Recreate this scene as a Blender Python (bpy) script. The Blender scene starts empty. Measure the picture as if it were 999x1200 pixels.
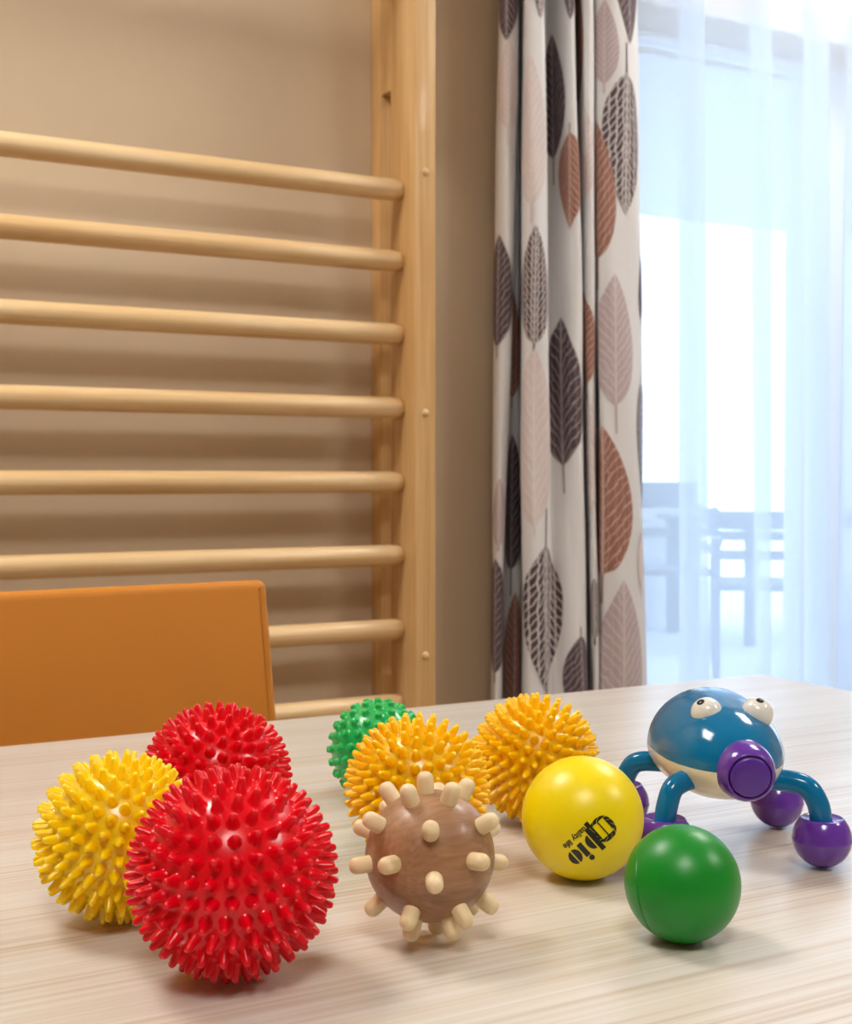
import bpy, bmesh, math, random
from mathutils import Vector, Matrix
random.seed(7)
S = bpy.context.scene
C = bpy.context.scene.collection

# ------------------------------------------------------------------ camera
FPX, UC, VC = 1530.0, 499.5, 600.0            # focal length in pixels of the 999x1200 frame
TH = math.radians(28.5)                        # camera turned to the right of the wall normal
PITCH = math.atan(40 / FPX)
TABLE_Z = 0.74
CAM = Vector((0, 0, TABLE_Z + 0.2116))
cd = bpy.data.cameras.new('camera')
cam = bpy.data.objects.new('camera', cd); C.objects.link(cam)
cam.location = CAM
cam.rotation_euler = (math.pi / 2 - PITCH, 0, -TH)
cd.sensor_fit = 'VERTICAL'; cd.sensor_height = 36.0; cd.lens = 36.0 * FPX / 1200.0
cd.clip_start = 0.02; cd.clip_end = 200
cd.dof.use_dof = True; cd.dof.focus_distance = 0.66; cd.dof.aperture_fstop = 22
S.camera = cam
FH = Vector((math.sin(TH), math.cos(TH), 0))
RT = Vector((math.cos(TH), -math.sin(TH), 0))
FW = FH * math.cos(PITCH) + Vector((0, 0, -math.sin(PITCH)))
UP = RT.cross(FW)

def ray(u, v):
    return FW + RT * ((u - UC) / FPX) + UP * ((VC - v) / FPX)
def on_y(u, v, y):
    d = ray(u, v); return CAM + d * ((y - CAM.y) / d.y)
def on_z(u, v, z):
    d = ray(u, v); return CAM + d * ((z - CAM.z) / d.z)
def proj(p):
    q = Vector(p) - CAM; z = q.dot(FW)
    return UC + FPX * q.dot(RT) / z, VC - FPX * q.dot(UP) / z, z

# ------------------------------------------------------------------ world and exposure
w = bpy.data.worlds.new('sky'); S.world = w; w.use_nodes = True
bg = w.node_tree.nodes['Background']
bg.inputs[0].default_value = (0.60, 0.77, 1.0, 1); bg.inputs[1].default_value = 3.4
S.view_settings.view_transform = 'Standard'; S.view_settings.look = 'None'
S.view_settings.gamma = 1; S.view_settings.use_curve_mapping = False
S.view_settings.exposure = 0.20
S.cycles.max_bounces = 10; S.cycles.diffuse_bounces = 5; S.cycles.transparent_max_bounces = 16
S.cycles.use_denoising = True
LAMP = 24.0                                      # radiance of the ceiling panels
LAMP_COL = (1.0, 0.955, 0.90)

# ------------------------------------------------------------------ helpers
def srgb(r, g, b):
    f = lambda c: (c / 12.92 if c <= 0.04045 else ((c + 0.055) / 1.055) ** 2.4)
    return (f(r / 255), f(g / 255), f(b / 255), 1)

def new_mat(name):
    m = bpy.data.materials.new(name); m.use_nodes = True
    nt = m.node_tree
    return m, nt, nt.nodes['Principled BSDF']

def N(nt, t, **kw):
    n = nt.nodes.new(t)
    for k, v in kw.items():
        if k.startswith('i_'): n.inputs[k[2:]].default_value = v
        elif k.startswith('n_'): n.inputs[int(k[2:])].default_value = v
        else: setattr(n, k, v)
    return n

def plain(name, col, rough=0.4, sss=0.0, coat=0.0, noise=0.06, nscale=30, bump=0.0, bscale=200, spec=0.5, sssr=None, metal=0.0):
    m, nt, b = new_mat(name)
    tc = N(nt, 'ShaderNodeTexCoord')
    nz = N(nt, 'ShaderNodeTexNoise', i_Scale=nscale, i_Detail=4.0)
    nt.links.new(tc.outputs['Object'], nz.inputs['Vector'])
    mx = N(nt, 'ShaderNodeMix', data_type='RGBA')
    nt.links.new(nz.outputs['Fac'], mx.inputs[0])
    mx.inputs[6].default_value = tuple(c * (1 - noise) for c in col[:3]) + (1,)
    mx.inputs[7].default_value = tuple(min(1, c * (1 + noise)) for c in col[:3]) + (1,)
    nt.links.new(mx.outputs[2], b.inputs['Base Color'])
    b.inputs['Roughness'].default_value = rough
    b.inputs['Metallic'].default_value = metal
    b.inputs['Specular IOR Level'].default_value = spec
    b.inputs['Coat Weight'].default_value = coat
    b.inputs['Coat Roughness'].default_value = 0.06
    if sss:
        b.inputs['Subsurface Weight'].default_value = sss
        b.inputs['Subsurface Radius'].default_value = sssr or (1, 0.5, 0.3)
        b.inputs['Subsurface Scale'].default_value = 0.006
    if bump:
        n2 = N(nt, 'ShaderNodeTexNoise', i_Scale=bscale, i_Detail=3.0)
        nt.links.new(tc.outputs['Object'], n2.inputs['Vector'])
        bp = N(nt, 'ShaderNodeBump', i_Strength=bump, i_Distance=0.002)
        nt.links.new(n2.outputs['Fac'], bp.inputs['Height'])
        nt.links.new(bp.outputs['Normal'], b.inputs['Normal'])
    return m

def wood(name, c_dark, c_mid, c_light, scale=(1, 14, 14), rough=0.45, rot=(0, 0, 0), fine=(3, 160, 160), coat=0.0, fineamt=0.35, lo=0.3, hi=0.7):
    """grain runs along local x (before rot)"""
    m, nt, b = new_mat(name)
    tc = N(nt, 'ShaderNodeTexCoord')
    mp = N(nt, 'ShaderNodeMapping'); mp.inputs['Scale'].default_value = scale; mp.inputs['Rotation'].default_value = rot
    mp2 = N(nt, 'ShaderNodeMapping'); mp2.inputs['Scale'].default_value = fine; mp2.inputs['Rotation'].default_value = rot
    oi = N(nt, 'ShaderNodeObjectInfo')
    ad = N(nt, 'ShaderNodeVectorMath', operation='ADD'); sc = N(nt, 'ShaderNodeVectorMath', operation='SCALE')
    cb = N(nt, 'ShaderNodeCombineXYZ')
    for k in range(3): nt.links.new(oi.outputs['Random'], cb.inputs[k])
    nt.links.new(cb.outputs[0], sc.inputs[0]); sc.inputs[3].default_value = 7.0
    nt.links.new(tc.outputs['Object'], ad.inputs[0]); nt.links.new(sc.outputs[0], ad.inputs[1])
    for q in (mp, mp2): nt.links.new(ad.outputs[0], q.inputs['Vector'])
    n1 = N(nt, 'ShaderNodeTexNoise', i_Scale=1.0, i_Detail=5.0, i_Roughness=0.6, i_Distortion=0.4)
    n2 = N(nt, 'ShaderNodeTexNoise', i_Scale=1.0, i_Detail=3.0)
    nt.links.new(mp.outputs[0], n1.inputs['Vector']); nt.links.new(mp2.outputs[0], n2.inputs['Vector'])
    mxf = N(nt, 'ShaderNodeMix', data_type='FLOAT'); mxf.inputs[0].default_value = fineamt
    nt.links.new(n1.outputs['Fac'], mxf.inputs[2]); nt.links.new(n2.outputs['Fac'], mxf.inputs[3])
    cr = N(nt, 'ShaderNodeValToRGB')
    e = cr.color_ramp.elements
    e[0].position = lo; e[0].color = c_dark; e[1].position = hi; e[1].color = c_light
    k = e.new((lo + hi) / 2); k.color = c_mid
    nt.links.new(mxf.outputs[0], cr.inputs['Fac']); nt.links.new(cr.outputs['Color'], b.inputs['Base Color'])
    b.inputs['Roughness'].default_value = rough; b.inputs['Coat Weight'].default_value = coat
    bp = N(nt, 'ShaderNodeBump', i_Strength=0.12, i_Distance=0.001)
    nt.links.new(n2.outputs['Fac'], bp.inputs['Height']); nt.links.new(bp.outputs['Normal'], b.inputs['Normal'])
    return m

def mesh(name, verts, faces, smooth=False):
    me = bpy.data.meshes.new(name); me.from_pydata([tuple(v) for v in verts], [], faces)
    bm = bmesh.new(); bm.from_mesh(me); bmesh.ops.recalc_face_normals(bm, faces=bm.faces); bm.to_mesh(me); bm.free()
    if smooth:
        for p in me.polygons: p.use_smooth = True
    me.update(); return me

def obj(name, me, m=None, parent=None, loc=None, mat4=None):
    o = bpy.data.objects.new(name, me); C.objects.link(o)
    if m is not None and me is not None and not me.materials: me.materials.append(m)
    if parent is not None: o.parent = parent
    if mat4 is not None: o.matrix_local = mat4
    elif loc is not None: o.location = loc
    return o

def empty(name, loc=(0, 0, 0), rz=0):
    o = bpy.data.objects.new(name, None); C.objects.link(o); o.location = loc; o.rotation_euler = (0, 0, rz)
    o.empty_display_size = 0.05; return o

def tag(o, label, cat, group=None):
    o['label'] = label; o['category'] = cat
    if group: o['group'] = group
    return o

def struct(o, label=None, cat=None):
    o['kind'] = 'structure'
    if label: o['label'] = label
    if cat: o['category'] = cat
    return o

def box(x0, x1, y0, y1, z0, z1, bev=0.0, seg=2, name='box'):
    bm = bmesh.new()
    bmesh.ops.create_cube(bm, size=1)
    for v in bm.verts:
        v.co = Vector(((x0 + x1) / 2 + v.co.x * (x1 - x0), (y0 + y1) / 2 + v.co.y * (y1 - y0), (z0 + z1) / 2 + v.co.z * (z1 - z0)))
    if bev:
        bmesh.ops.bevel(bm, geom=list(bm.edges), offset=bev, segments=seg, profile=0.6, affect='EDGES')
    me = bpy.data.meshes.new(name); bm.to_mesh(me); bm.free()
    if bev:
        for p in me.polygons: p.use_smooth = True
        try: me.set_sharp_from_angle(angle=math.radians(35))
        except Exception: pass
    return me

def lathe(profile, seg=24, name='lathe', smooth=True):
    """profile: list of (r, z), revolved about z; r == 0 gives a pole"""
    vs, fs, rings = [], [], []
    for r, z in profile:
        if r < 1e-9: rings.append([len(vs)]); vs.append((0, 0, z))
        else:
            base = len(vs); rings.append(list(range(base, base + seg)))
            for k in range(seg):
                a = 2 * math.pi * k / seg; vs.append((r * math.cos(a), r * math.sin(a), z))
    for A, B in zip(rings[:-1], rings[1:]):
        if len(A) == 1 and len(B) == 1: continue
        for k in range(seg):
            k2 = (k + 1) % seg
            if len(A) == 1: fs.append((A[0], B[k], B[k2]))
            elif len(B) == 1: fs.append((A[k], B[0], A[k2]))
            else: fs.append((A[k], B[k], B[k2], A[k2]))
    return mesh(name, vs, fs, smooth)

def tube(path, r, seg=12, name='tube', cap=True):
    pts = [Vector(p) for p in path]
    vs, fs = [], []
    up = Vector((0.3, 0.2, 1)).normalized()
    for i, p in enumerate(pts):
        t = (pts[min(i + 1, len(pts) - 1)] - pts[max(i - 1, 0)]).normalized()
        if i == 0:
            a = t.cross(up).normalized()
        else:
            a = (a - t * a.dot(t)).normalized()
        b = t.cross(a)
        rr = r[i] if isinstance(r, (list, tuple)) else r
        for k in range(seg):
            q = 2 * math.pi * k / seg
            vs.append(p + (a * math.cos(q) + b * math.sin(q)) * rr)
    for i in range(len(pts) - 1):
        for k in range(seg):
            k2 = (k + 1) % seg
            fs.append((i * seg + k, i * seg + k2, (i + 1) * seg + k2, (i + 1) * seg + k))
    if cap:
        fs.append(tuple(range(seg))); fs.append(tuple((len(pts) - 1) * seg + k for k in range(seg)))
    return mesh(name, vs, fs, True)

def catmull(pts, n=8):
    pts = [Vector(p) for p in pts]; out = []
    P = [pts[0] * 2 - pts[1]] + pts + [pts[-1] * 2 - pts[-2]]
    for i in range(1, len(P) - 2):
        p0, p1, p2, p3 = P[i - 1:i + 3]
        for k in range(n):
            t = k / n
            out.append(0.5 * ((2 * p1) + (p2 - p0) * t + (2 * p0 - 5 * p1 + 4 * p2 - p3) * t * t + (3 * p1 - p0 - 3 * p2 + p3) * t ** 3))
    out.append(pts[-1].copy()); return out

def align_z(d):
    return Vector((0, 0, 1)).rotation_difference(Vector(d).normalized()).to_matrix().to_4x4()

# ------------------------------------------------------------------ materials of the room
WALL_Y = 2.165
M_wall = plain('beige painted wall', srgb(210, 192, 166), 0.85, noise=0.02, bump=0.05, bscale=400, spec=0.25)
M_ceil = plain('white ceiling paint', srgb(238, 235, 228), 0.9, noise=0.01, spec=0.2)
M_floor = wood('floor laminate', srgb(120, 96, 70), srgb(142, 116, 86), srgb(160, 134, 102), scale=(1.2, 9, 9), fine=(4, 90, 90), rough=0.45)
M_white = plain('white window frame', srgb(236, 238, 242), 0.35, noise=0.01)
M_birch = wood('lacquered pine rungs', srgb(206, 164, 106), srgb(226, 194, 144), srgb(238, 214, 172), scale=(1.6, 26, 26), fine=(5, 260, 260), rough=0.38, coat=0.15)
M_post = wood('lacquered pine uprights', srgb(186, 138, 78), srgb(214, 172, 114), srgb(232, 198, 148), scale=(14, 14, 1.0), fine=(200, 200, 4), rough=0.42, coat=0.1)

# ------------------------------------------------------------------ room shell
X0, X1, Y0, ZC = -3.2, 4.6, -3.2, 2.62
WX0 = on_y(700, 400, WALL_Y).x                      # window opening, left side hidden by the print curtain
WX1, WZ1 = 4.0, on_y(745, 17, WALL_Y + 0.06).z
struct(obj('floor', box(X0, X1, Y0, WALL_Y + 0.25, -0.1, 0.0), M_floor))
struct(obj('ceiling', box(X0, X1, Y0, WALL_Y + 0.25, ZC, ZC + 0.12), M_ceil))
bm = bmesh.new()
def bm_box(bm, x0, x1, y0, y1, z0, z1):
    g = bmesh.ops.create_cube(bm, size=1)
    for v in g['verts']:
        v.co = Vector(((x0 + x1) / 2 + v.co.x * (x1 - x0), (y0 + y1) / 2 + v.co.y * (y1 - y0), (z0 + z1) / 2 + v.co.z * (z1 - z0)))
bm_box(bm, X0, WX0, WALL_Y, WALL_Y + 0.25, 0, ZC)
bm_box(bm, WX1, X1, WALL_Y, WALL_Y + 0.25, 0, ZC)
bm_box(bm, WX0, WX1, WALL_Y, WALL_Y + 0.25, WZ1, ZC)
me = bpy.data.meshes.new('wall_back'); bm.to_mesh(me); bm.free()
struct(obj('wall_back', me, M_wall))
struct(obj('wall_left', box(X0 - 0.15, X0, Y0, WALL_Y + 0.25, 0, ZC), M_wall))
struct(obj('wall_right', box(X1, X1 + 0.15, Y0, WALL_Y + 0.25, 0, ZC), M_wall))
struct(obj('wall_front', box(X0, X1, Y0 - 0.15, Y0, 0, ZC), M_wall))
struct(obj('baseboard_back', box(X0, WX0, WALL_Y - 0.014, WALL_Y, 0, 0.07, 0.003), M_white))

struct(obj('trim_1', box(WX0 - 0.05, WX1 + 0.05, WALL_Y - 0.012, WALL_Y - 0.001, WZ1, ZC - 0.001, 0.002), M_white))
# window: a wide balcony door with a thick mullion
m, nt, b = new_mat('window glass')
nt.nodes.remove(b)
out = nt.nodes['Material Output']
tr = N(nt, 'ShaderNodeBsdfTransparent'); gl = N(nt, 'ShaderNodeBsdfGlossy', i_Roughness=0.01)
tr.inputs[0].default_value = (0.96, 0.98, 1, 1)
mx = N(nt, 'ShaderNodeMixShader'); mx.inputs[0].default_value = 0.05
nt.links.new(tr.outputs[0], mx.inputs[1]); nt.links.new(gl.outputs[0], mx.inputs[2])
nt.links.new(mx.outputs[0], out.inputs[0]); M_glass = m
win = struct(empty('window_1', ((WX0 + WX1) / 2, WALL_Y + 0.1, 0)))
wc = win.location
GY0, GY1 = 0.02, 0.08
MU0 = on_y(941, 400, WALL_Y + 0.12).x
MU1 = MU0 + 0.14
def wpart(name, x0, x1, z0, z1, mm, y0=GY0, y1=GY1, bev=0.004):
    return obj(name, box(x0 - wc.x, x1 - wc.x, y0, y1, z0, z1, bev), mm, win)
wpart('window_frame', WX0, WX0 + 0.06, 0.0, WZ1, M_white)
wpart('window_frame', WX1 - 0.06, WX1, 0.0, WZ1, M_white)
wpart('window_frame', WX0 + 0.06, WX1 - 0.06, WZ1 - 0.015, WZ1, M_white)
wpart('window_frame', WX0 + 0.06, WX1 - 0.06, 0.0, 0.06, M_white)
wpart('mullion', MU0, MU1, 0.06, WZ1 - 0.015, M_white)
wpart('pane', WX0 + 0.06, MU0, 0.06, WZ1 - 0.015, M_glass, 0.045, 0.051, 0)
wpart('pane', MU1, WX1 - 0.06, 0.06, WZ1 - 0.015, M_glass, 0.045, 0.051, 0)

# ceiling light panels (60 x 60 cm)
m, nt, b = new_mat('lit diffuser')
b.inputs['Base Color'].default_value = (0.9, 0.9, 0.9, 1)
b.inputs['Emission Color'].default_value = LAMP_COL + (1,)
b.inputs['Emission Strength'].default_value = LAMP; M_diff = m
for (x, y, where) in ((-0.29, 1.50, 'nearest the wall bars'), (2.30, 1.40, 'nearest the curtained window'),
                      (-0.29, -0.65, 'above and behind the photographer on the left'), (2.30, -0.65, 'above and behind the photographer on the right')):
    L = tag(empty('ceiling_light', (x, y, ZC)), 'square white ceiling light panel ' + where, 'ceiling light', 'ceiling light panels')
    obj('diffuser', box(-0.29, 0.29, -0.29, 0.29, -0.018, -0.012), M_diff, L)
    bm = bmesh.new()
    for a in ((-0.31, 0.31, -0.31, -0.29), (-0.31, 0.31, 0.29, 0.31), (-0.31, -0.29, -0.29, 0.29), (0.29, 0.31, -0.29, 0.29)):
        bm_box(bm, a[0], a[1], a[2], a[3], -0.022, 0.0)
    me = bpy.data.meshes.new('frame'); bm.to_mesh(me); bm.free()
    obj('frame', me, M_white, L)

# ------------------------------------------------------------------ terrace outside
M_conc = plain('pale terrace paving', srgb(215, 216, 214), 0.8, noise=0.04, nscale=5)
M_soff = plain('white soffit', srgb(225, 228, 232), 0.8, noise=0.02)
M_tmet = plain('grey outdoor furniture', srgb(112, 118, 128), 0.5, noise=0.03)
M_twood = plain('greyed table slats', srgb(128, 130, 136), 0.6, noise=0.08, nscale=12)
SOFY = 5.55
SOFZ = on_y(752, 252, SOFY).z
struct(obj('floor_terrace', box(-6, 14, WALL_Y + 0.25, 9.5, -0.15, -0.01), M_conc), 'pale paved terrace floor outside the window', 'floor')
struct(obj('ceiling_terrace', box(-6, 14, WALL_Y + 0.26, SOFY, SOFZ, SOFZ + 0.25), M_soff), 'white slab overhanging the terrace outside the window', 'ceiling')

def terrace_chair(loc, rz, label):
    t = tag(empty('terrace_chair', loc, rz), label, 'chair', 'chairs on the terrace')
    seat = obj('seat', box(-0.25, 0.25, -0.24, 0.24, 0.42, 0.455, 0.006), M_tmet, t)
    for sx in (-1, 1):
        obj('leg', box(sx * 0.265 - 0.018, sx * 0.265 + 0.018, -0.26, -0.224, 0, 0.64, 0.003), M_tmet, t)
        obj('leg', box(sx * 0.265 - 0.018, sx * 0.265 + 0.018, 0.224, 0.26, 0, 0.80, 0.003), M_tmet, t)
        obj('armrest', box(sx * 0.265 - 0.026, sx * 0.265 + 0.026, -0.28, 0.23, 0.64, 0.668, 0.004), M_tmet, t)
    for z in (0.56, 0.66, 0.76):
        obj('back_slat', box(-0.247, 0.247, 0.232, 0.252, z - 0.02, z + 0.03, 0.003), M_tmet, t)
    return t
p = on_z(903, 788, -0.01); k = on_z(776, 757, -0.01)
terrace_chair((p.x, p.y, -0.01), math.radians(-40), 'grey terrace armchair in front of the table outside the sheer curtain')
terrace_chair((k.x, k.y, -0.01), math.radians(-120), 'grey terrace armchair outside the sheer curtain beside the print curtain')
tp = on_z(890, 770, -0.01)
tt = tag(empty('terrace_table', (tp.x + 0.98, tp.y + 0.74, -0.01), math.radians(0)), 'grey terrace table with slatted top seen through the sheer curtain', 'table')
for k in range(6):
    obj('slat', box(-0.75, 0.75, -0.42 + k * 0.142, -0.42 + k * 0.142 + 0.132, 0.71, 0.74, 0.003), M_twood, tt)
for sx in (-1, 1):
    for sy in (-1, 1):
        obj('leg', box(sx * 0.68 - 0.03, sx * 0.68 + 0.03, sy * 0.35 - 0.03, sy * 0.35 + 0.03, 0, 0.66, 0.004), M_tmet, tt)
bm = bmesh.new()
for a in ((-0.71, 0.71, -0.38, -0.35), (-0.71, 0.71, 0.35, 0.38), (-0.71, -0.68, -0.35, 0.35), (0.68, 0.71, -0.35, 0.35)):
    bm_box(bm, a[0], a[1], a[2], a[3], 0.66, 0.71)
me = bpy.data.meshes.new('frame'); bm.to_mesh(me); bm.free(); obj('frame', me, M_tmet, tt)
# low planter wall beyond the chairs, left
pl = on_z(782, 745, -0.01)
a, b2 = on_y(700, 565, 6.6), on_y(806, 592, 6.6)
PL = tag(empty('planter', ((a.x + b2.x) / 2, 6.7, -0.01)), 'tall pale planter trough on the terrace beside the print curtain', 'planter')
W2 = (b2.x - a.x) / 2
obj('trough', box(-W2, W2, -0.16, 0.16, 0.0, 0.78, 0.01), M_soff, PL)
obj('rim', box(-W2 - 0.02, W2 + 0.02, -0.18, 0.18, 0.78, on_y(782, 565, 6.52).z + 0.01, 0.01), M_tmet, PL)

# ------------------------------------------------------------------ wall bars
XP = on_y(470, 478, 2.045).x                    # inner face of the right-hand upright
PF, PB = 1.991, 2.085                           # front and back of the upright
PWD = on_y(511, 478, PF).x - XP
XL = XP - 0.94
bars = tag(empty('wall_bars', ((XL + XP) / 2, 2.05, 0)), 'pine wall bars with round rungs fixed to the beige wall', 'wall bars')
bo = bars.location
def bbox(name, x0, x1, y0, y1, z0, z1, mm, bev=0.003, parent=bars):
    return obj(name, box(x0 - bo.x, x1 - bo.x, y0 - bo.y, y1 - bo.y, z0, z1, bev), mm, parent)
zblk = on_y(452, 108, 2.10).z; zlow = on_y(452, 790, 2.10).z
plug_me = lathe([(0, 0.0045), (0.0035, 0.004), (0.006, 0.002), (0.0068, 0.0), (0.0068, -0.004)], 16, 'plug')
for x0, x1 in ((XP, XP + PWD), (XL - PWD, XL)):
    post = bbox('upright', x0, x1, PF, PB, 0.0, 2.5, M_post)
    bbox('wall_batten', x0 + 0.0, x1 - 0.006, 2.123, WALL_Y - 0.001, 0.02, 2.48, M_post)
    bbox('spacer_block', x0 + 0.001, x1 - 0.004, PB, 2.123, zblk, 2.48, M_post)
    bbox('spacer_block', x0 + 0.001, x1 - 0.004, PB, 2.123, zlow - 0.16, zlow, M_post)
    for v in (202, 484, 768, 1050):
        pz = on_y(501, v, PF).z
        obj('plug', plug_me, M_birch, post, mat4=Matrix.Translation(((x0 + x1) / 2 - bo.x, PF - bo.y, pz)) @ Matrix.Rotation(math.pi / 2, 4, 'X'))
RR, RL = 0.0188, 0.97
prof = [(0, -0.47), (RR * 0.8, -0.47), (RR * 0.92, -0.462), (RR, -0.45), (RR, -0.2), (RR * 1.01, 0), (RR, 0.2), (RR, 0.45), (RR * 0.92, 0.462), (RR * 0.8, 0.47), (0, 0.47)]
rung_me = lathe(prof, 24, 'rung')
for v in rung_me.vertices: v.co = Vector((v.co.z, v.co.x, v.co.y))
for v in (222, 305.5, 391.5, 478, 565, 651, 738, 826):
    z = on_y(455, v, 2.045).z
    obj('rung', rung_me, M_birch, bars, loc=(0, 2.045 - bo.y, z))
dz = on_y(455, 738, 2.045).z - on_y(455, 826, 2.045).z
z8 = on_y(455, 826, 2.045).z
for k in range(1, 5): obj('rung', rung_me, M_birch, bars, loc=(0, 2.045 - bo.y, z8 - k * dz))
obj('rung', rung_me, M_birch, bars, loc=(0, 2.02 - bo.y, on_y(455, -75, 2.02).z))

# ------------------------------------------------------------------ table
TX1, TY1 = on_z(893, 789.5, TABLE_Z).x, on_z(893, 789.5, TABLE_Z).y
M_table = wood('bleached oak table top', srgb(180, 158, 134), srgb(205, 196, 183), srgb(215, 211, 204), scale=(1.0, 30, 30), fine=(3, 300, 300), rough=0.28, fineamt=0.5, lo=0.33, hi=0.60)
M_edge = plain('pale edge band', srgb(226, 212, 190), 0.4, noise=0.03)
M_table.node_tree.nodes['Principled BSDF'].inputs['Specular IOR Level'].default_value = 0.75
TW, TD = 1.7, 0.84
tb = tag(empty('table', (TX1 - TW / 2, TY1 - TD / 2, 0)), 'pale oak table carrying the massage balls', 'table')
obj('table_top', box(-TW / 2 + 0.002, TW / 2 - 0.002, -TD / 2 + 0.002, TD / 2 - 0.002, TABLE_Z - 0.026, TABLE_Z, 0.0015), M_table, tb)
bm = bmesh.new()
for a in ((-TW / 2, TW / 2, -TD / 2, -TD / 2 + 0.0019), (-TW / 2, TW / 2, TD / 2 - 0.0019, TD / 2), (-TW / 2, -TW / 2 + 0.0019, -TD / 2 + 0.002, TD / 2 - 0.002), (TW / 2 - 0.0019, TW / 2, -TD / 2 + 0.002, TD / 2 - 0.002)):
    bm_box(bm, a[0], a[1], a[2], a[3], TABLE_Z - 0.026, TABLE_Z - 0.001)
me = bpy.data.meshes.new('edge_band'); bm.to_mesh(me); bm.free(); obj('edge_band', me, M_edge, tb)
for sx in (-1, 1):
    for sy in (-1, 1):
        cx, cy = sx * (TW / 2 - 0.06), sy * (TD / 2 - 0.06)
        obj('leg', box(cx - 0.03, cx + 0.03, cy - 0.03, cy + 0.03, 0, TABLE_Z - 0.027, 0.004), M_edge, tb)
    obj('apron', box(-TW / 2 + 0.09, TW / 2 - 0.09, sx * (TD / 2 - 0.06) - 0.011, sx * (TD / 2 - 0.06) + 0.011, TABLE_Z - 0.1, TABLE_Z - 0.027, 0.002), M_edge, tb)

# ------------------------------------------------------------------ chair
M_leather = plain('caramel leatherette', srgb(202, 128, 36), 0.5, noise=0.05, nscale=14, bump=0.18, bscale=900, spec=0.35)
M_pipe = plain('piping with light-catching tone', srgb(214, 166, 140), 0.5, noise=0.03)  # edge seam; the light it catches is put into the pale pinkish colour
M_cleg = wood('beech chair legs', srgb(180, 128, 72), srgb(200, 150, 92), srgb(216, 170, 112), scale=(10, 10, 1), fine=(150, 150, 4), rough=0.4)
CB_Y = 1.26
ctop = on_y(314, 678, CB_Y)
CW, CT, LEAN = 0.46, 0.045, math.radians(10)
ch = tag(empty('chair', (ctop.x, ctop.y, 0), math.radians(4)), 'caramel orange upholstered chair behind the table', 'chair')
# local frame: x to the right end of the backrest = 0; y = 0 is the front face at the top edge
HB = 0.40
def back_slab():
    bm = bmesh.new()
    bmesh.ops.create_cube(bm, size=1)
    for v in bm.verts:
        v.co = Vector((-CW / 2 + v.co.x * CW, CT / 2 + v.co.y * CT, -HB / 2 + v.co.z * HB))
    bmesh.ops.bevel(bm, geom=[e for e in bm.edges if abs(e.verts[0].co.y - e.verts[1].co.y) > 0.01], offset=0.012, segments=4, profile=0.6, affect='EDGES')
    bmesh.ops.bevel(bm, geom=[e for e in bm.edges if e.is_boundary is False and abs(e.verts[0].co.y - e.verts[1].co.y) < 1e-5 and len(e.link_faces) == 2 and e.calc_face_angle(0) > 0.9], offset=0.011, segments=4, profile=0.6, affect='EDGES')
    me = bpy.data.meshes.new('backrest'); bm.to_mesh(me); bm.free()
    for p in me.polygons: p.use_smooth = True
    return me
ctz = ctop.z
mb = Matrix.Translation((0, 0, ctz)) @ Matrix.Rotation(-LEAN, 4, 'X')
bk = obj('backrest', back_slab(), M_leather, ch, mat4=mb)
pts = []
for k in range(13):
    a = math.pi / 2 * (k / 12); pts.append((-0.012 + 0.012 * math.sin(a) + 0.0008, CT - 0.006, -0.012 + 0.012 * math.cos(a)))
pts.append((0.0008, CT - 0.006, -HB + 0.02))
pts.append((0.0002, CT - 0.006, -HB + 0.01))
obj('piping', tube(pts, 0.0026, 8, 'piping'), M_pipe, bk)
yb = -HB * math.sin(LEAN)                       # front face y at the lower end of the backrest
obj('seat', box(-CW, 0, yb - 0.43, yb + 0.02, 0.41, 0.475, 0.02, 4), M_leather, ch)
for x in (-CW + 0.035, -0.035):
    obj('leg', tube([(x, yb - 0.39, 0), (x, yb - 0.385, 0.41)], [0.014, 0.02], 12, 'leg'), M_cleg, ch)
    obj('leg', tube([(x, yb + 0.06, 0), (x, yb + 0.025, 0.3), (x, yb + 0.03, 0.46), (x, yb + 0.065, 0.62)], [0.014, 0.019, 0.019, 0.015], 12, 'leg'), M_cleg, ch)

# ------------------------------------------------------------------ print curtain
M_cloth = plain('printed curtain ground', srgb(220, 220, 222), 0.85, noise=0.02, nscale=60, bump=0.12, bscale=1500, spec=0.2)
# (u and depth y at picture top, u and y at picture height 800): the folded path of the cloth, hidden back folds included
CP = [(587, 2.125, 584, 2.125), (583.5, 2.095, 576, 2.090), (585, 2.060, 576, 2.062), (593, 2.040, 580, 2.040), (602, 2.036, 586, 2.034), (608, 2.050, 589, 2.050), (606, 2.090, 588, 2.080),
      (604, 2.120, 592, 2.116), (607, 2.128, 604, 2.126), (609, 2.110, 611, 2.112), (611, 2.060, 612, 2.060), (613, 2.015, 614, 2.020), (620, 1.992, 622, 1.996), (631, 1.990, 634, 1.990), (638, 2.002, 643, 1.996), (639, 2.040, 646, 2.010),
      (635, 2.080, 648, 2.016), (638, 2.092, 652, 2.016), (645, 2.074, 660, 2.010), (656, 2.036, 672, 2.000), (666, 2.006, 682, 1.994), (672, 2.004, 690, 2.004), (673, 2.040, 691, 2.040), (669, 2.080, 688, 2.080), (672, 2.094, 690, 2.094), (676, 2.050, 691.5, 2.055), (682, 2.008, 695, 2.014), (690, 1.998, 701, 2.004), (693.5, 2.022, 703, 2.024),
      (690, 2.070, 700, 2.070), (692, 2.086, 702, 2.086), (694.5, 2.046, 703.8, 2.046), (698, 2.006, 707, 2.006), (711, 1.992, 722, 1.992), (728, 1.992, 738, 1.992), (739, 2.004, 751, 2.004), (744, 2.030, 758, 2.030), (745, 2.062, 759, 2.062), (742, 2.090, 756, 2.090)]
CZ0, CZ1 = 0.012, ZC - 0.004
SUB = 7
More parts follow.
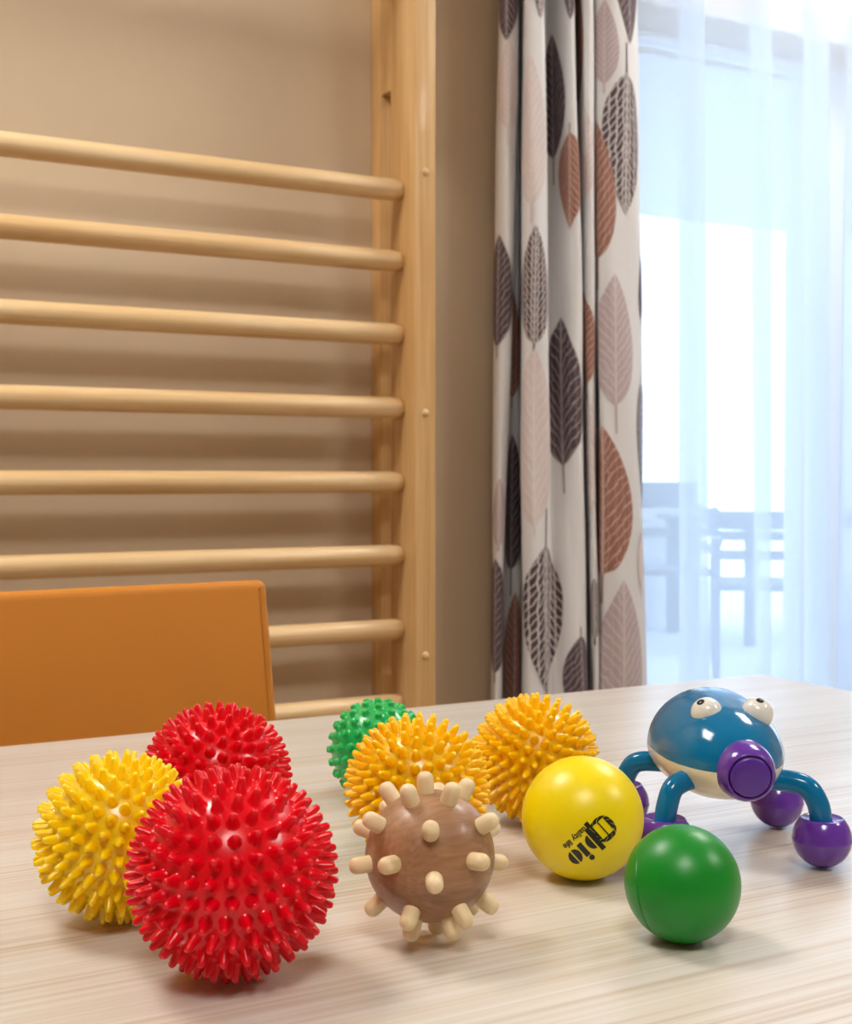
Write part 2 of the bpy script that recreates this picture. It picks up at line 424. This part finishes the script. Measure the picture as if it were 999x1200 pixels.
zt = on_y(650, 0, 2.03).z; zb = on_y(650, 800, 2.03).z
def cpath(col):
    pts = [Vector((on_y(c[col], 400, c[col + 1]).x, c[col + 1], 0)) for c in CP]
    return catmull(pts, SUB)
ptop, pbot = cpath(0), cpath(2)
NS = len(ptop)
def cpos(i, z):
    i = max(0.0, min(NS - 1.0001, i)); k = int(i); f = i - k
    t = (zt - z) / (zt - zb)
    t = max(-0.25, min(1.6, t))
    a = ptop[k].lerp(ptop[k + 1], f); b = pbot[k].lerp(pbot[k + 1], f)
    p = a.lerp(b, t); p.z = z
    wv = 0.0035 * math.sin(z * 5.2 + i * 0.11) + 0.002 * math.sin(z * 11 + i * 0.31)
    p.y += wv * (1 if 1.9 < p.y < 2.1 else 0.3); return p
NZ = 70
vs, fs = [], []
for j in range(NZ + 1):
    z = CZ0 + (CZ1 - CZ0) * j / NZ
    for i in range(NS): vs.append(cpos(i, z))
for j in range(NZ):
    for i in range(NS - 1):
        fs.append((j * NS + i, j * NS + i + 1, (j + 1) * NS + i + 1, (j + 1) * NS + i))
me = bpy.data.meshes.new('curtain'); me.from_pydata(vs, [], fs)
for p in me.polygons: p.use_smooth = True
curt = obj('curtain', me, M_cloth)
tag(curt, 'white curtain printed with brown and mauve leaves beside the window', 'curtain')
sm = curt.modifiers.new('thickness', 'SOLIDIFY'); sm.thickness = 0.0012; sm.offset = -1

def leaf_mat(name, c0, c1, vein, cross=False, dens=13.0, vw=0.16):
    m, nt, b = new_mat(name)
    uv = N(nt, 'ShaderNodeUVMap'); sx = N(nt, 'ShaderNodeSeparateXYZ')
    nt.links.new(uv.outputs[0], sx.inputs[0])
    tc = N(nt, 'ShaderNodeTexCoord')
    nz = N(nt, 'ShaderNodeTexNoise', i_Scale=45.0, i_Detail=3.0); nt.links.new(tc.outputs['Object'], nz.inputs['Vector'])
    def M(op, a, b=None, c=None):
        n = N(nt, 'ShaderNodeMath', operation=op)
        for i, s in enumerate((a, b, c)):
            if s is None: continue
            if isinstance(s, (int, float)): n.inputs[i].default_value = s
            else: nt.links.new(s, n.inputs[i])
        return n.outputs[0]
    X = M('SUBTRACT', sx.outputs[0], 0.5); T = sx.outputs[1]
    ax = M('ABSOLUTE', X)
    ww = M('MULTIPLY', M('SUBTRACT', nz.outputs['Fac'], 0.5), 0.7 if cross else 1.1)
    ph = M('ADD', M('SUBTRACT', M('MULTIPLY', T, dens), M('MULTIPLY', M('POWER', ax, 0.8), dens * 0.42)), ww)
    tri = M('ABSOLUTE', M('SUBTRACT', M('FRACT', ph), 0.5))
    side = M('LESS_THAN', tri, vw / 2)
    mid = M('LESS_THAN', ax, 0.022)
    ven = M('MAXIMUM', side, mid)
    # fine net veins
    ph2 = M('ADD', M('MULTIPLY', ax, 7.0 if cross else 8.0), M('MULTIPLY', ww, 1.2))
    tri2 = M('ABSOLUTE', M('SUBTRACT', M('FRACT', ph2), 0.5))
    net = M('LESS_THAN', tri2, 0.11 if cross else 0.06)
    if not cross: net = M('MULTIPLY', net, 0.45)
    ven = M('MAXIMUM', ven, net)
    ven = M('MULTIPLY', ven, M('SUBTRACT', 1.0, M('GREATER_THAN', M('ABSOLUTE', M('SUBTRACT', T, 0.5)), 0.497)))
    base = N(nt, 'ShaderNodeMix', data_type='RGBA'); base.inputs[6].default_value = c0; base.inputs[7].default_value = c1
    nt.links.new(nz.outputs['Fac'], base.inputs[0])
    fin = N(nt, 'ShaderNodeMix', data_type='RGBA'); fin.inputs[7].default_value = vein
    nt.links.new(base.outputs[2], fin.inputs[6]); nt.links.new(M('MULTIPLY', ven, 0.75), fin.inputs[0])
    nt.links.new(fin.outputs[2], b.inputs['Base Color'])
    b.inputs['Roughness'].default_value = 0.85; b.inputs['Specular IOR Level'].default_value = 0.2
    return m
LM = {'dark': leaf_mat('dark plum leaf print', srgb(74, 62, 68), srgb(96, 82, 88), srgb(176, 166, 170)),
      'rust': leaf_mat('rust leaf print', srgb(140, 98, 86), srgb(160, 116, 102), srgb(208, 182, 172)),
      'mauve': leaf_mat('mauve leaf print', srgb(176, 160, 164), srgb(192, 178, 180), srgb(212, 202, 204), vw=0.2),
      'pale': leaf_mat('pale blush leaf print', srgb(208, 195, 194), srgb(216, 206, 205), srgb(223, 216, 216), vw=0.2),
      'skel': leaf_mat('skeleton leaf print', srgb(62, 52, 56), srgb(98, 86, 90), srgb(222, 216, 216), cross=True, dens=16, vw=0.2)}
# u centre, v top, v bottom, kind, stem side (d = stem below, u = stem above), width factor, stem length px
LEAVES = [(595, -70, 46, 'dark', 'u', 1, 20), (597, 45, 150, 'pale', 'd', 1, 18), (624, 74, 246, 'pale', 'd', .8, 20), (648, 30, 180, 'dark', 'd', 1, 30),
          (634, -80, 32, 'skel', 'u', .9, 10), (668, -70, 30, 'dark', 'u', .8, 10), (678, -50, 116, 'rust', 'd', .9, 10), (709, 10, 106, 'mauve', 'd', 1, 10),
          (738, -90, 60, 'dark', 'u', 1, 10), (735, 96, 256, 'skel', 'u', 1.05, 34), (668, 160, 272, 'rust', 'u', 1, 10), (700, 146, 306, 'rust', 'd', .8, 34),
          (584, 272, 405, 'dark', 'd', .9, 12), (628, 270, 406, 'skel', 'd', .9, 8), (658, 372, 546, 'dark', 'd', 1.0, 30), (685, 340, 456, 'rust', 'd', 1, 10),
          (722, 325, 476, 'mauve', 'd', 1.1, 32), (752, 448, 596, 'skel', 'u', 1, 10), (600, 506, 672, 'dark', 'd', 1, 30), (626, 410, 616, 'pale', 'd', .8, 10),
          (708, 500, 672, 'rust', 'd', 1.3, 32), (641, 638, 812, 'skel', 'u', 1.1, 40), (732, 677, 850, 'mauve', 'd', 1.15, 20), (684, 742, 860, 'dark', 'u', 1.1, 10),
          (601, 330, 462, 'rust', 'd', .9, 12), (604, 700, 850, 'rust', 'd', 1, 12), (698, 676, 745, 'skel', 'd', 1, 8), (580, 655, 790, 'dark', 'd', .9, 10),
          (684, 120, 240, 'pale', 'd', 1, 8), (690, 470, 600, 'pale', 'u', 1, 8), (586, 560, 640, 'mauve', 'd', .8, 6), (752, 300, 375, 'dark', 'd', .8, 8), (622, 830, 960, 'pale', 'd', 1, 8),
          (752, 620, 690, 'pale', 'd', .8, 8)]
# arc length along the cloth at mid height
def find_i(u, z):
    best = None
    for k in range((NS - 1) * 4):
        i = k / 4; p = cpos(i, z); uu, vv, dd = proj(p)
        if abs(uu - u) < 0.9 and (best is None or dd < best[1] - 0.002): best = (i, dd)
    if best is None:
        best = min(((i / 2, abs(proj(cpos(i / 2, z))[0] - u)) for i in range((NS - 1) * 2)), key=lambda t: t[1])
    return best[0]
def walk(i, z, dist):
    """cloth index at signed arc distance from i"""
    sgn = 1 if dist > 0 else -1; left = abs(dist); p = cpos(i, z); st = 0.12
    while left > 0:
        j = i + sgn * st
        if j < 0 or j > NS - 1: return max(0, min(NS - 1, j))
        q = cpos(j, z); d = (q - p).length
        if d >= left: return i + sgn * st * left / max(d, 1e-9)
        left -= d; i, p = j, q
    return i
def cloth_point(i, z, off):
    p = cpos(i, z); a = cpos(i - 0.15, z); b = cpos(i + 0.15, z)
    t = (b - a); n = Vector((t.y, -t.x, 0)).normalized()
    return p + n * off
for li, (u, v0, v1, kind, stem, wf, sl) in enumerate(LEAVES):
    yy = 2.03
    z0, z1 = on_y(u, v1, yy).z, on_y(u, v0, yy).z
    i0 = find_i(u, (z0 + z1) / 2)
    L = z1 - z0; hw = 0.192 * L * wf; stl = sl * 2.6 / FPX
    NA, NT = 28, 34
    # sample the arc map once per leaf on a few heights
    vs, fs, uvs = [], [], []
    rows = [(-stl + stl * k / 5, 0.0016) for k in range(5)]
    for k in range(NT + 1):
        t = k / NT
        wdt = hw * max(0.012, (math.sin(math.pi * t ** 0.78)) ** 0.85 if t < 1 else 0.012)
        rows.append((t * L, max(wdt, 0.0016 if t < 0.5 else 0.0005)))
    mid = (z0 + z1) / 2
    cols = [-hw + 2 * hw * k / 40 for k in range(41)]
    imap = [walk(i0, mid, c) if abs(c) > 1e-9 else i0 for c in cols]
    def idx(s):
        f = (s + hw) / (2 * hw) * 40; k = max(0, min(39, int(f))); f -= k
        return imap[k] * (1 - f) + imap[k + 1] * f
    for (h, wd) in rows:
        z = z0 + h if stem == 'd' else z1 - h
        for k in range(NA + 1):
            s = -wd + 2 * wd * k / NA
            vs.append(cloth_point(idx(s), z, 0.0013)); uvs.append((0.5 + 0.5 * s / hw, max(0.0, h / L)))
    for r in range(len(rows) - 1):
        for k in range(NA):
            a = r * (NA + 1) + k; fs.append((a, a + 1, a + NA + 2, a + NA + 1))
    me = bpy.data.meshes.new('printed_leaf'); me.from_pydata(vs, [], fs)
    ul = me.uv_layers.new(name='UVMap')
    for lp in me.loops: ul.data[lp.index].uv = uvs[lp.vertex_index]
    for p in me.polygons: p.use_smooth = True
    obj('printed_leaf', me, LM[kind], curt)

# ------------------------------------------------------------------ sheer curtain
m, nt, b = new_mat('white voile')
nt.nodes.remove(b); out = nt.nodes['Material Output']
tr = N(nt, 'ShaderNodeBsdfTransparent'); tl = N(nt, 'ShaderNodeBsdfTranslucent'); df = N(nt, 'ShaderNodeBsdfDiffuse')
tl.inputs[0].default_value = (0.86, 0.92, 0.99, 1); df.inputs[0].default_value = (0.88, 0.92, 0.97, 1)
m1 = N(nt, 'ShaderNodeMixShader'); m1.inputs[0].default_value = 0.2
m2 = N(nt, 'ShaderNodeMixShader')
wv = N(nt, 'ShaderNodeTexNoise', i_Scale=700.0); tc = N(nt, 'ShaderNodeTexCoord'); nt.links.new(tc.outputs['Object'], wv.inputs['Vector'])
mr = N(nt, 'ShaderNodeMapRange'); mr.inputs[3].default_value = 0.52; mr.inputs[4].default_value = 0.66
nt.links.new(wv.outputs['Fac'], mr.inputs[0]); nt.links.new(mr.outputs[0], m2.inputs[0])
nt.links.new(tl.outputs[0], m1.inputs[1]); nt.links.new(df.outputs[0], m1.inputs[2])
nt.links.new(tr.outputs[0], m2.inputs[1]); nt.links.new(m1.outputs[0], m2.inputs[2]); nt.links.new(m2.outputs[0], out.inputs[0])
M_voile = m
SP = [(700, 690, 2.135), (745, 750, 2.125), (775, 782, 2.118), (800, 812, 2.110), (819, 826, 2.106), (824, 834, 2.112), (812, 822, 2.120), (795, 800, 2.128), (799, 803, 2.136), (825, 834, 2.138), (852, 856, 2.134),
      (880, 884, 2.122), (899, 903, 2.114), (902, 906, 2.118), (890, 893, 2.126), (878, 888, 2.134), (882, 890, 2.140), (905, 909, 2.140), (930, 932, 2.130), (962, 968, 2.112), (970, 975, 2.112), (958, 960, 2.124), (941, 946, 2.134), (945, 950, 2.142),
      (975, 980, 2.142), (1004, 1002, 2.124), (1010, 1008, 2.118), (995, 990, 2.130), (990, 985, 2.138), (1015, 1010, 2.142), (1060, 1050, 2.130), (1100, 1090, 2.115), (1085, 1080, 2.130), (1120, 1110, 2.140), (1180, 1170, 2.120), (1165, 1155, 2.135), (1230, 1220, 2.140)]
def spath(c):
    return catmull([Vector((on_y(q[c], 400, q[2]).x, q[2], 0)) for q in SP], 6)
st_, sb_ = spath(0), spath(1)
vs, fs = [], []; n = len(st_); NZ2 = 24
for j in range(NZ2 + 1):
    z = CZ0 + (CZ1 - CZ0) * j / NZ2
    t = max(-0.3, min(1.7, (zt - z) / (zt - zb)))
    for i in range(n):
        p = st_[i].lerp(sb_[i], t); p.z = z; vs.append(p)
for j in range(NZ2):
    for i in range(n - 1): fs.append((j * n + i, j * n + i + 1, (j + 1) * n + i + 1, (j + 1) * n + i))
me = bpy.data.meshes.new('sheer_curtain'); me.from_pydata(vs, [], fs)
for p in me.polygons: p.use_smooth = True
tag(obj('sheer_curtain', me, M_voile), 'sheer white voile curtain hanging across the bright window', 'curtain')

# ------------------------------------------------------------------ balls on the table
def sphere_at(cu, cv, rpx):
    """a ball resting on the table whose outline is centred on (cu, cv) with radius rpx"""
    d = ray(cu, cv); k = rpx / FPX
    Z = (CAM.z - TABLE_Z) / (k - d.z)
    c = CAM + d * Z
    return c, c.z - TABLE_Z

def geodesic(f):
    t = (1 + 5 ** 0.5) / 2
    V = [Vector(v).normalized() for v in ((-1, t, 0), (1, t, 0), (-1, -t, 0), (1, -t, 0), (0, -1, t), (0, 1, t), (0, -1, -t), (0, 1, -t), (t, 0, -1), (t, 0, 1), (-t, 0, -1), (-t, 0, 1))]
    F = [(0, 11, 5), (0, 5, 1), (0, 1, 7), (0, 7, 10), (0, 10, 11), (1, 5, 9), (5, 11, 4), (11, 10, 2), (10, 7, 6), (7, 1, 8), (3, 9, 4), (3, 4, 2), (3, 2, 6), (3, 6, 8), (3, 8, 9), (4, 9, 5), (2, 4, 11), (6, 2, 10), (8, 6, 7), (9, 8, 1)]
    out = {}
    for a, b, c in F:
        for i in range(f + 1):
            for j in range(f + 1 - i):
                p = (V[a] * (f - i - j) + V[b] * i + V[c] * j).normalized()
                out[(round(p.x, 4), round(p.y, 4), round(p.z, 4))] = p
    return list(out.values())

def rings_layout(step):
    """spikes in staggered rows around the ball"""
    n = round(math.pi / step); out = [Vector((0, 0, 1)), Vector((0, 0, -1))]
    for k in range(1, n):
        ph = math.pi * k / n; m_ = max(3, round(2 * math.pi * math.sin(ph) / step)); o_ = 0.5 * (k % 2) + 0.13 * k
        out += [Vector((math.sin(ph) * math.cos(2 * math.pi * (j + o_) / m_), math.sin(ph) * math.sin(2 * math.pi * (j + o_) / m_), math.cos(ph))) for j in range(m_)]
    return out

def ball_mesh(r, name, seg=48, rings=24):
    pr = [(0, -r)] + [(r * math.sin(math.pi * k / rings), -r * math.cos(math.pi * k / rings)) for k in range(1, rings)] + [(0, r)]
    return lathe(pr, seg, name)

def spike_mesh(l, rb, rt, name='spike', seg=10):
    pr = [(rb * 1.5, -l * 0.10), (rb * 1.12, l * 0.04), (rb, l * 0.14), (rb * 0.5 + rt * 0.5, l * 0.55), (rt * 1.02, l * 0.84), (rt * 0.80, l * 0.94), (rt * 0.42, l * 0.99), (0, l)]
    return lathe(pr, seg, name)

def spiky(cu, cv, rpx, m, label, freq, lrel, rbrel, rtrel, rot, group, name='spiky_ball', part='spike'):
    c, R = sphere_at(cu, cv, rpx)
    rb = R * (1 - lrel)
    rotm = Matrix.Rotation(rot[0], 3, 'X') @ Matrix.Rotation(rot[1], 3, 'Y') @ Matrix.Rotation(rot[2], 3, 'Z')
    dirs = [(rotm @ d).normalized() for d in (geodesic(freq) if freq > 1 else rings_layout(freq))]
    zmin = min(d.z for d in dirs) * R
    o = obj(name, ball_mesh(rb, name), m, loc=(c.x, c.y, TABLE_Z - zmin + 0.0001))
    tag(o, label, 'massage ball', group)
    sm_ = spike_mesh(R - rb, rbrel * R, rtrel * R, part); sm_.materials.append(m)
    for d in dirs:
        tw = random.uniform(-0.05, 0.05), random.uniform(-0.05, 0.05)
        dd = (d + Vector((tw[0], tw[1], 0)) * 0.6).normalized()
        s = bpy.data.objects.new(part, sm_); C.objects.link(s); s.parent = o
        s.matrix_local = Matrix.Translation(d * rb) @ align_z(dd)
    return o

M_red = plain('glossy red vinyl', srgb(224, 2, 26), 0.24, sss=0.0, coat=0.08, spec=0.4, noise=0.04, nscale=40)
M_amber = plain('translucent amber yellow vinyl', srgb(255, 206, 0), 0.27, sss=0.6, coat=0.08, noise=0.03, nscale=40, sssr=(1, 0.9, 0.1))
M_amber2 = plain('translucent deep yellow vinyl', srgb(255, 194, 0), 0.27, sss=0.6, coat=0.08, noise=0.03, nscale=40, sssr=(1, 0.85, 0.1))
M_mint = plain('green vinyl', srgb(0, 176, 82), 0.3, sss=0.15, coat=0.15, noise=0.03, nscale=40, sssr=(0.2, 1, 0.4))
G = 'spiky massage balls on the table'
spiky(272.5, 1021, 125, M_red, 'large red spiky massage ball nearest the camera', 0.208, 0.16, 0.054, 0.033, (0.12, -0.1, 0.3), G)
spiky(254, 911, 89, M_red, 'red spiky massage ball behind the front red one', 0.215, 0.17, 0.060, 0.036, (0.3, 0.2, 0.1), G)
spiky(140, 979, 100, M_amber, 'yellow spiky massage ball at the left of the red ones', 0.205, 0.17, 0.056, 0.033, (0.1, 0.5, 0.9), G)
spiky(489, 922, 87, M_amber2, 'yellow spiky massage ball behind the wooden pegged ball', 0.207, 0.18, 0.058, 0.036, (0.4, -0.2, 0.4), G)
spiky(627, 888, 76, M_amber2, 'yellow spiky massage ball directly behind the smooth yellow ball', 0.207, 0.19, 0.058, 0.036, (0.25, 0.3, 0.2), G)
spiky(443, 878, 60, M_mint, 'small green knobbly massage ball peeking out behind the yellow spiky one', 4, 0.10, 0.074, 0.062, (0.2, 0.5, 0.7), G, 'knobbly_ball', 'knob')

# wooden ball with pegs
M_walnut = wood('brown wooden ball', srgb(122, 84, 54), srgb(156, 114, 80), srgb(182, 142, 106), scale=(3, 60, 60), fine=(12, 500, 500), rough=0.42, rot=(0.3, 0.5, 0.8), coat=0.1)
M_peg = wood('pale wooden peg', srgb(216, 190, 142), srgb(228, 206, 162), srgb(236, 218, 180), scale=(60, 60, 8), fine=(500, 500, 40), rough=0.45)
d = ray(504, 1003); k = 101.0 / FPX
Z = (CAM.z - TABLE_Z) / (k - d.z); wc_ = CAM + d * Z
RB = 76.0 / FPX * Z
ez = (-d).normalized(); ex = RT.copy(); ex = (ex - ez * ex.dot(ez)).normalized(); ey = ez.cross(ex)
PEGS = [(-28, -440, 1), (-265, -390, 0), (-128, -360, 1), (132, -370, 1), (222, -400, 0), (52, -395, -1), (5, -145, 1), (28, 165, 1), (-250, 60, 1), (300, 40, 1),
        (-350, -200, 1), (360, -195, 1), (390, -165, -1), (-425, -165, -1), (-430, 60, 1), (435, 45, -1), (-125, 375, 1), (205, 365, 1), (-345, 310, -1), (370, 300, -1),
        (-112, 445, 0.2), (138, 445, 0.2), (-270, -290, -1), (255, 310, -1), (-140, 330, -1), (40, 420, -1), (-200, -40, -1), (150, -150, -1), (200, 120, -1), (-60, 150, -1)]
PL_ = RB * 0.315; PR_ = RB * 0.132
peg_me = lathe([(PR_, -PL_ * 0.25), (PR_, PL_ * 0.55), (PR_ * 0.96, PL_ * 0.70), (PR_ * 0.82, PL_ * 0.84), (PR_ * 0.58, PL_ * 0.94), (PR_ * 0.3, PL_ * 0.985), (0, PL_)], 20, 'peg')
pd = []
for (x, y, s) in PEGS:
    x, y = x / 467.0, -y / 467.0
    r2 = x * x + y * y
    zz = math.sqrt(max(0, 1 - r2)) * (1 if s > 0 else -1) if abs(s) == 1 else s
    pd.append((ex * x + ey * y + ez * zz).normalized())
low = min((q * (RB + PL_ * 0.9)).z - PR_ * 0.6 for q in pd)
wb = obj('pegged_ball', ball_mesh(RB, 'pegged_ball', 56, 28), M_walnut, loc=(wc_.x, wc_.y, TABLE_Z - low))
tag(wb, 'brown wooden massage ball studded with pale pegs', 'massage ball')
for q in pd: obj('peg', peg_me, M_peg, wb, mat4=Matrix.Translation(q * RB) @ align_z(q))

# smooth yellow ball with its printed logo
M_lemon = plain('satin yellow foam', srgb(240, 216, 0), 0.34, noise=0.02, nscale=40, spec=0.45, bump=0.02, bscale=600)
M_ink = plain('black print', srgb(28, 26, 12), 0.5, noise=0.02)
yc, yr = sphere_at(683, 958, 71.3)
yb_ = obj('smooth_ball', ball_mesh(yr, 'smooth_ball', 64, 32), M_lemon, loc=yc)
tag(yb_, 'smooth yellow ball printed with a black logo', 'ball')
OU, OV = 674.9, 1003.8
def on_ball(a, b, off=0.00012):
    """logo units (a along the reading direction, b up) -> point on the ball, in ball coordinates"""
    u = OU + (-0.74 * a + 0.67 * b) / 5.876; v = OV + (0.67 * a + 0.74 * b) / 5.876
    d = ray(u, v).normalized(); oc = CAM - yc
    bq = oc.dot(d); cq = oc.dot(oc) - yr * yr
    disc = bq * bq - cq
    t = -bq - math.sqrt(max(disc, 0))
    p = CAM + d * t - yc
    return p.normalized() * (yr + off)
def in_logo(a, b):
    # o, split in two
    e = (a / 46) ** 2 + (b / 53) ** 2
    if e < 1: return abs(a - 2) > 5
    # i
    if abs(a + 73) < 19 and -52 < b < 54: return True
    if (a + 82) ** 2 + (b - 79) ** 2 < 19 ** 2: return True
    # b: bowl and stem
    if a > -156 and (a + 156) ** 2 / 44 ** 2 + ((b + 2) / 56) ** 2 < 1: return True
    if -200 < a < -166 and -92 < b < 92: return True
    # Q: ring with a split rectangular counter, tail
    ca, cb = -270, -14
    dx, dy = (a - ca) / 84, (b - cb) / 88
    if abs(dx) ** 2.4 + abs(dy) ** 2.4 < 1:
        if abs(b - cb + 4) < 57 and (5 < abs(a - ca) < 47): return False
        rr = math.hypot(a - ca, b - cb); an = math.atan2(b - cb, a - ca)
        if rr > 64 and math.sin(an * 11 + rr * 0.18) > 0.93: return False
        return True
    if -222 < a < -190 and -128 < b < -80: return True
    return False
step = 2.5; vs, fs, ids = [], [], {}
def vid(i, j):
    if (i, j) not in ids: ids[(i, j)] = len(vs); vs.append(on_ball(-360 + i * step, -135 + j * step))
    return ids[(i, j)]
for i in range(int(412 / step)):
    for j in range(int(245 / step)):
        if in_logo(-360 + (i + 0.5) * step, -135 + (j + 0.5) * step):
            fs.append((vid(i, j), vid(i + 1, j), vid(i + 1, j + 1), vid(i, j + 1)))
lg = obj('printed_logo', mesh('printed_logo', vs, fs), M_ink, yb_); lg['label'] = 'black printed logo'
tcu = bpy.data.curves.new('printed_words', 'FONT'); tcu.body = 'uality life'; tcu.size = 46; tcu.offset = 0.9; tcu.resolution_u = 3
tob = bpy.data.objects.new('printed_words', tcu); C.objects.link(tob)
bpy.context.view_layer.update()
tme = bpy.data.meshes.new_from_object(tob.evaluated_get(bpy.context.evaluated_depsgraph_get()))
bpy.data.objects.remove(tob)
xs = [v.co.x for v in tme.vertices]; sx = 196 / (max(xs) - min(xs))
for v in tme.vertices:
    v.co = on_ball(-182 + (v.co.x - min(xs)) * sx, -118 + v.co.y * 1.35, 0.00025)
tme.materials.clear()
pw = obj('printed_words', tme, M_ink, yb_); pw['label'] = 'small black printed words'

# smooth green ball: two moulded halves with a step
M_green = plain('satin green rubber', srgb(0, 132, 34), 0.36, noise=0.03, nscale=40, spec=0.45, bump=0.02, bscale=600)
gc, gr = sphere_at(800, 1035, 67.5)
dz_ = (CAM - gc).normalized(); dx_ = (RT - dz_ * RT.dot(dz_)).normalized(); dy_ = dz_.cross(dx_)
axis = (dx_ * -0.93 + dy_ * -0.04 + dz_ * -0.36).normalized()
pr = [(0, -gr)]; cut = math.acos(0.46)
for k in range(1, 44):
    a = math.pi - (math.pi - cut) * k / 44; pr.append((gr * math.sin(a), gr * math.cos(a)))
pr += [(gr * q * math.sin(cut - e), gr * q * math.cos(cut - e)) for q, e in ((1.0, 0.0), (0.985, 0.010), (0.968, 0.022), (0.985, 0.034), (0.998, 0.044))]
c2 = cut - 0.044
for k in range(1, 24):
    a = c2 * (1 - k / 24); pr.append((gr * 0.998 * math.sin(a), gr * 0.998 * math.cos(a)))
pr.append((0, gr * 0.998))
gm = lathe(pr, 64, 'smooth_ball')
try: gm.set_sharp_from_angle(angle=math.radians(40))
except Exception: pass
go = obj('smooth_ball', gm, M_green, mat4=Matrix.Translation(gc) @ align_z(axis))
tag(go, 'smooth green ball with a moulded seam in front of the toy', 'ball')

# ------------------------------------------------------------------ four legged massager
M_teal = plain('glossy teal blue plastic', srgb(0, 108, 158), 0.12, coat=0.1, spec=0.32, noise=0.04, nscale=20)
M_cream = plain('cream plastic', srgb(240, 231, 205), 0.2, coat=0.3, noise=0.02)
M_purp = plain('glossy purple plastic', srgb(96, 48, 158), 0.18, coat=0.3, noise=0.04)
M_purpd = plain('purple button plastic', srgb(84, 42, 150), 0.3, noise=0.05)
M_eye = plain('glossy ivory eye', srgb(228, 228, 222), 0.1, coat=0.3, noise=0.02)
M_black = plain('black pupil', srgb(16, 14, 16), 0.2, noise=0.0)
tpos = CAM + FH * 0.742 + RT * 0.168; tpos.z = TABLE_Z
toy = tag(empty('massager', tpos, -TH), 'blue four-legged massager toy with purple nose and feet', 'massager')
PROF = [(0.058, 0.0), (0.0575, 0.011), (0.0555, 0.0195), (0.051, 0.0272), (0.043, 0.0332), (0.031, 0.0364), (0.015, 0.0366), (-0.001, 0.0352), (-0.015, 0.0330), (-0.027, 0.0290), (-0.037, 0.0236), (-0.044, 0.0180), (-0.048, 0.0125), (-0.049, 0.0)]
BZ = 0.054
def shell(sign, seg=28):
    vs, fs, rings = [], [], []
    for (y, r) in PROF:
        if r == 0: rings.append([len(vs)]); vs.append((0, y, BZ)); continue
        rg = []
        for k in range(seg + 1):
            a = math.pi * k / seg
            hh = r * (0.92 if sign > 0 else 0.68)
            rg.append(len(vs)); vs.append((r * math.cos(a), y, BZ + sign * hh * math.sin(a)))
        rings.append(rg)
    for A, B in zip(rings[:-1], rings[1:]):
        for k in range(seg):
            if len(A) == 1: fs.append((A[0], B[k], B[k + 1]))
            elif len(B) == 1: fs.append((A[k], B[0], A[k + 1]))
            else: fs.append((A[k], B[k], B[k + 1], A[k + 1]))
    return mesh('shell', vs, fs, True)
bs = obj('upper_shell', shell(1), M_teal, toy)
obj('lower_shell', shell(-1), M_cream, toy)
NZC = 0.0575
ns = lathe([(0.0105, 0.026), (0.0138, 0.030), (0.0152, 0.035), (0.0155, 0.041), (0.0150, 0.047), (0.0137, 0.0525), (0.0118, 0.0565), (0.0110, 0.0572), (0.0106, 0.0560), (0.0106, 0.050)], 40, 'nose')
nmat = Matrix.Translation((0.0033, 0, NZC - 0.0005)) @ Matrix.Rotation(math.pi / 2 + 0.06, 4, 'X') @ Matrix.Diagonal((1.07, 1.07, 1.0, 1))
nose = obj('nose', ns, M_purp, toy, mat4=nmat)
obj('button', lathe([(0.0102, 0.050), (0.0102, 0.0568), (0.0098, 0.0576), (0.0085, 0.0582), (0.0045, 0.0587), (0, 0.0588)], 36, 'button'), M_purpd, nose)
for sx in (-1, 1):
    e = obj('eye', ball_mesh(0.0091, 'eye', 28, 14), M_eye, toy, loc=(sx * 0.0140 + 0.0034, -0.014, 0.0797))
    dirp = Vector((sx * 0.30 - 0.22, -0.42, 0.86)).normalized()
    obj('pupil', lathe([(0.0022, -0.0008), (0.0022, 0.0002), (0.0015, 0.0006), (0, 0.0008)], 16, 'pupil'), M_black, e, mat4=Matrix.Translation(dirp * 0.0087) @ align_z(dirp))
FR_ = 0.0158
foot_prof = [(0, -FR_)] + [(FR_ * math.sin(math.pi * k / 24), -FR_ * math.cos(math.pi * k / 24)) for k in range(1, 11)]
foot_prof += [(FR_ * 1.005, -0.0014), (FR_ * 1.014, -0.0010), (FR_ * 1.014, -0.0002), (FR_ * 1.0, 0.0002)]
foot_prof += [(FR_ * math.sin(math.pi * k / 24), -FR_ * math.cos(math.pi * k / 24)) for k in range(13, 18)] + [(0.0118, 0.0108), (0.0110, 0.0113), (0.0102, 0.0108), (0.0062, 0.0100), (0, 0.0100)]
foot_me = lathe(foot_prof, 36, 'foot')
for (sx, front) in ((1, True), (-1, True), (1, False), (-1, False)):
    if front and sx > 0: P = [(0.014, -0.020, 0.0445), (0.027, -0.028, 0.0455), (0.0390, -0.0335, 0.0435), (0.0450, -0.0365, 0.035), (0.0475, -0.037, 0.022)]
    elif front: P = [(-0.014, -0.020, 0.0445), (-0.0235, -0.027, 0.0455), (-0.0325, -0.033, 0.0425), (-0.0365, -0.0360, 0.034), (-0.0385, -0.037, 0.022)]
    elif sx > 0: P = [(0.012, 0.028, 0.040), (0.026, 0.036, 0.0415), (0.0370, 0.042, 0.039), (0.0425, 0.044, 0.032), (0.0450, 0.045, 0.022)]
    else: P = [(-0.016, 0.028, 0.0415), (-0.032, 0.033, 0.0425), (-0.0425, 0.037, 0.0405), (-0.0475, 0.040, 0.032), (-0.0490, 0.042, 0.022)]
    lg_ = obj('leg', tube(catmull(P, 8), 0.0060, 14, 'leg'), M_teal, toy)
    obj('foot', foot_me, M_purp, lg_, loc=(P[-1][0], P[-1][1], FR_ + 0.0001))
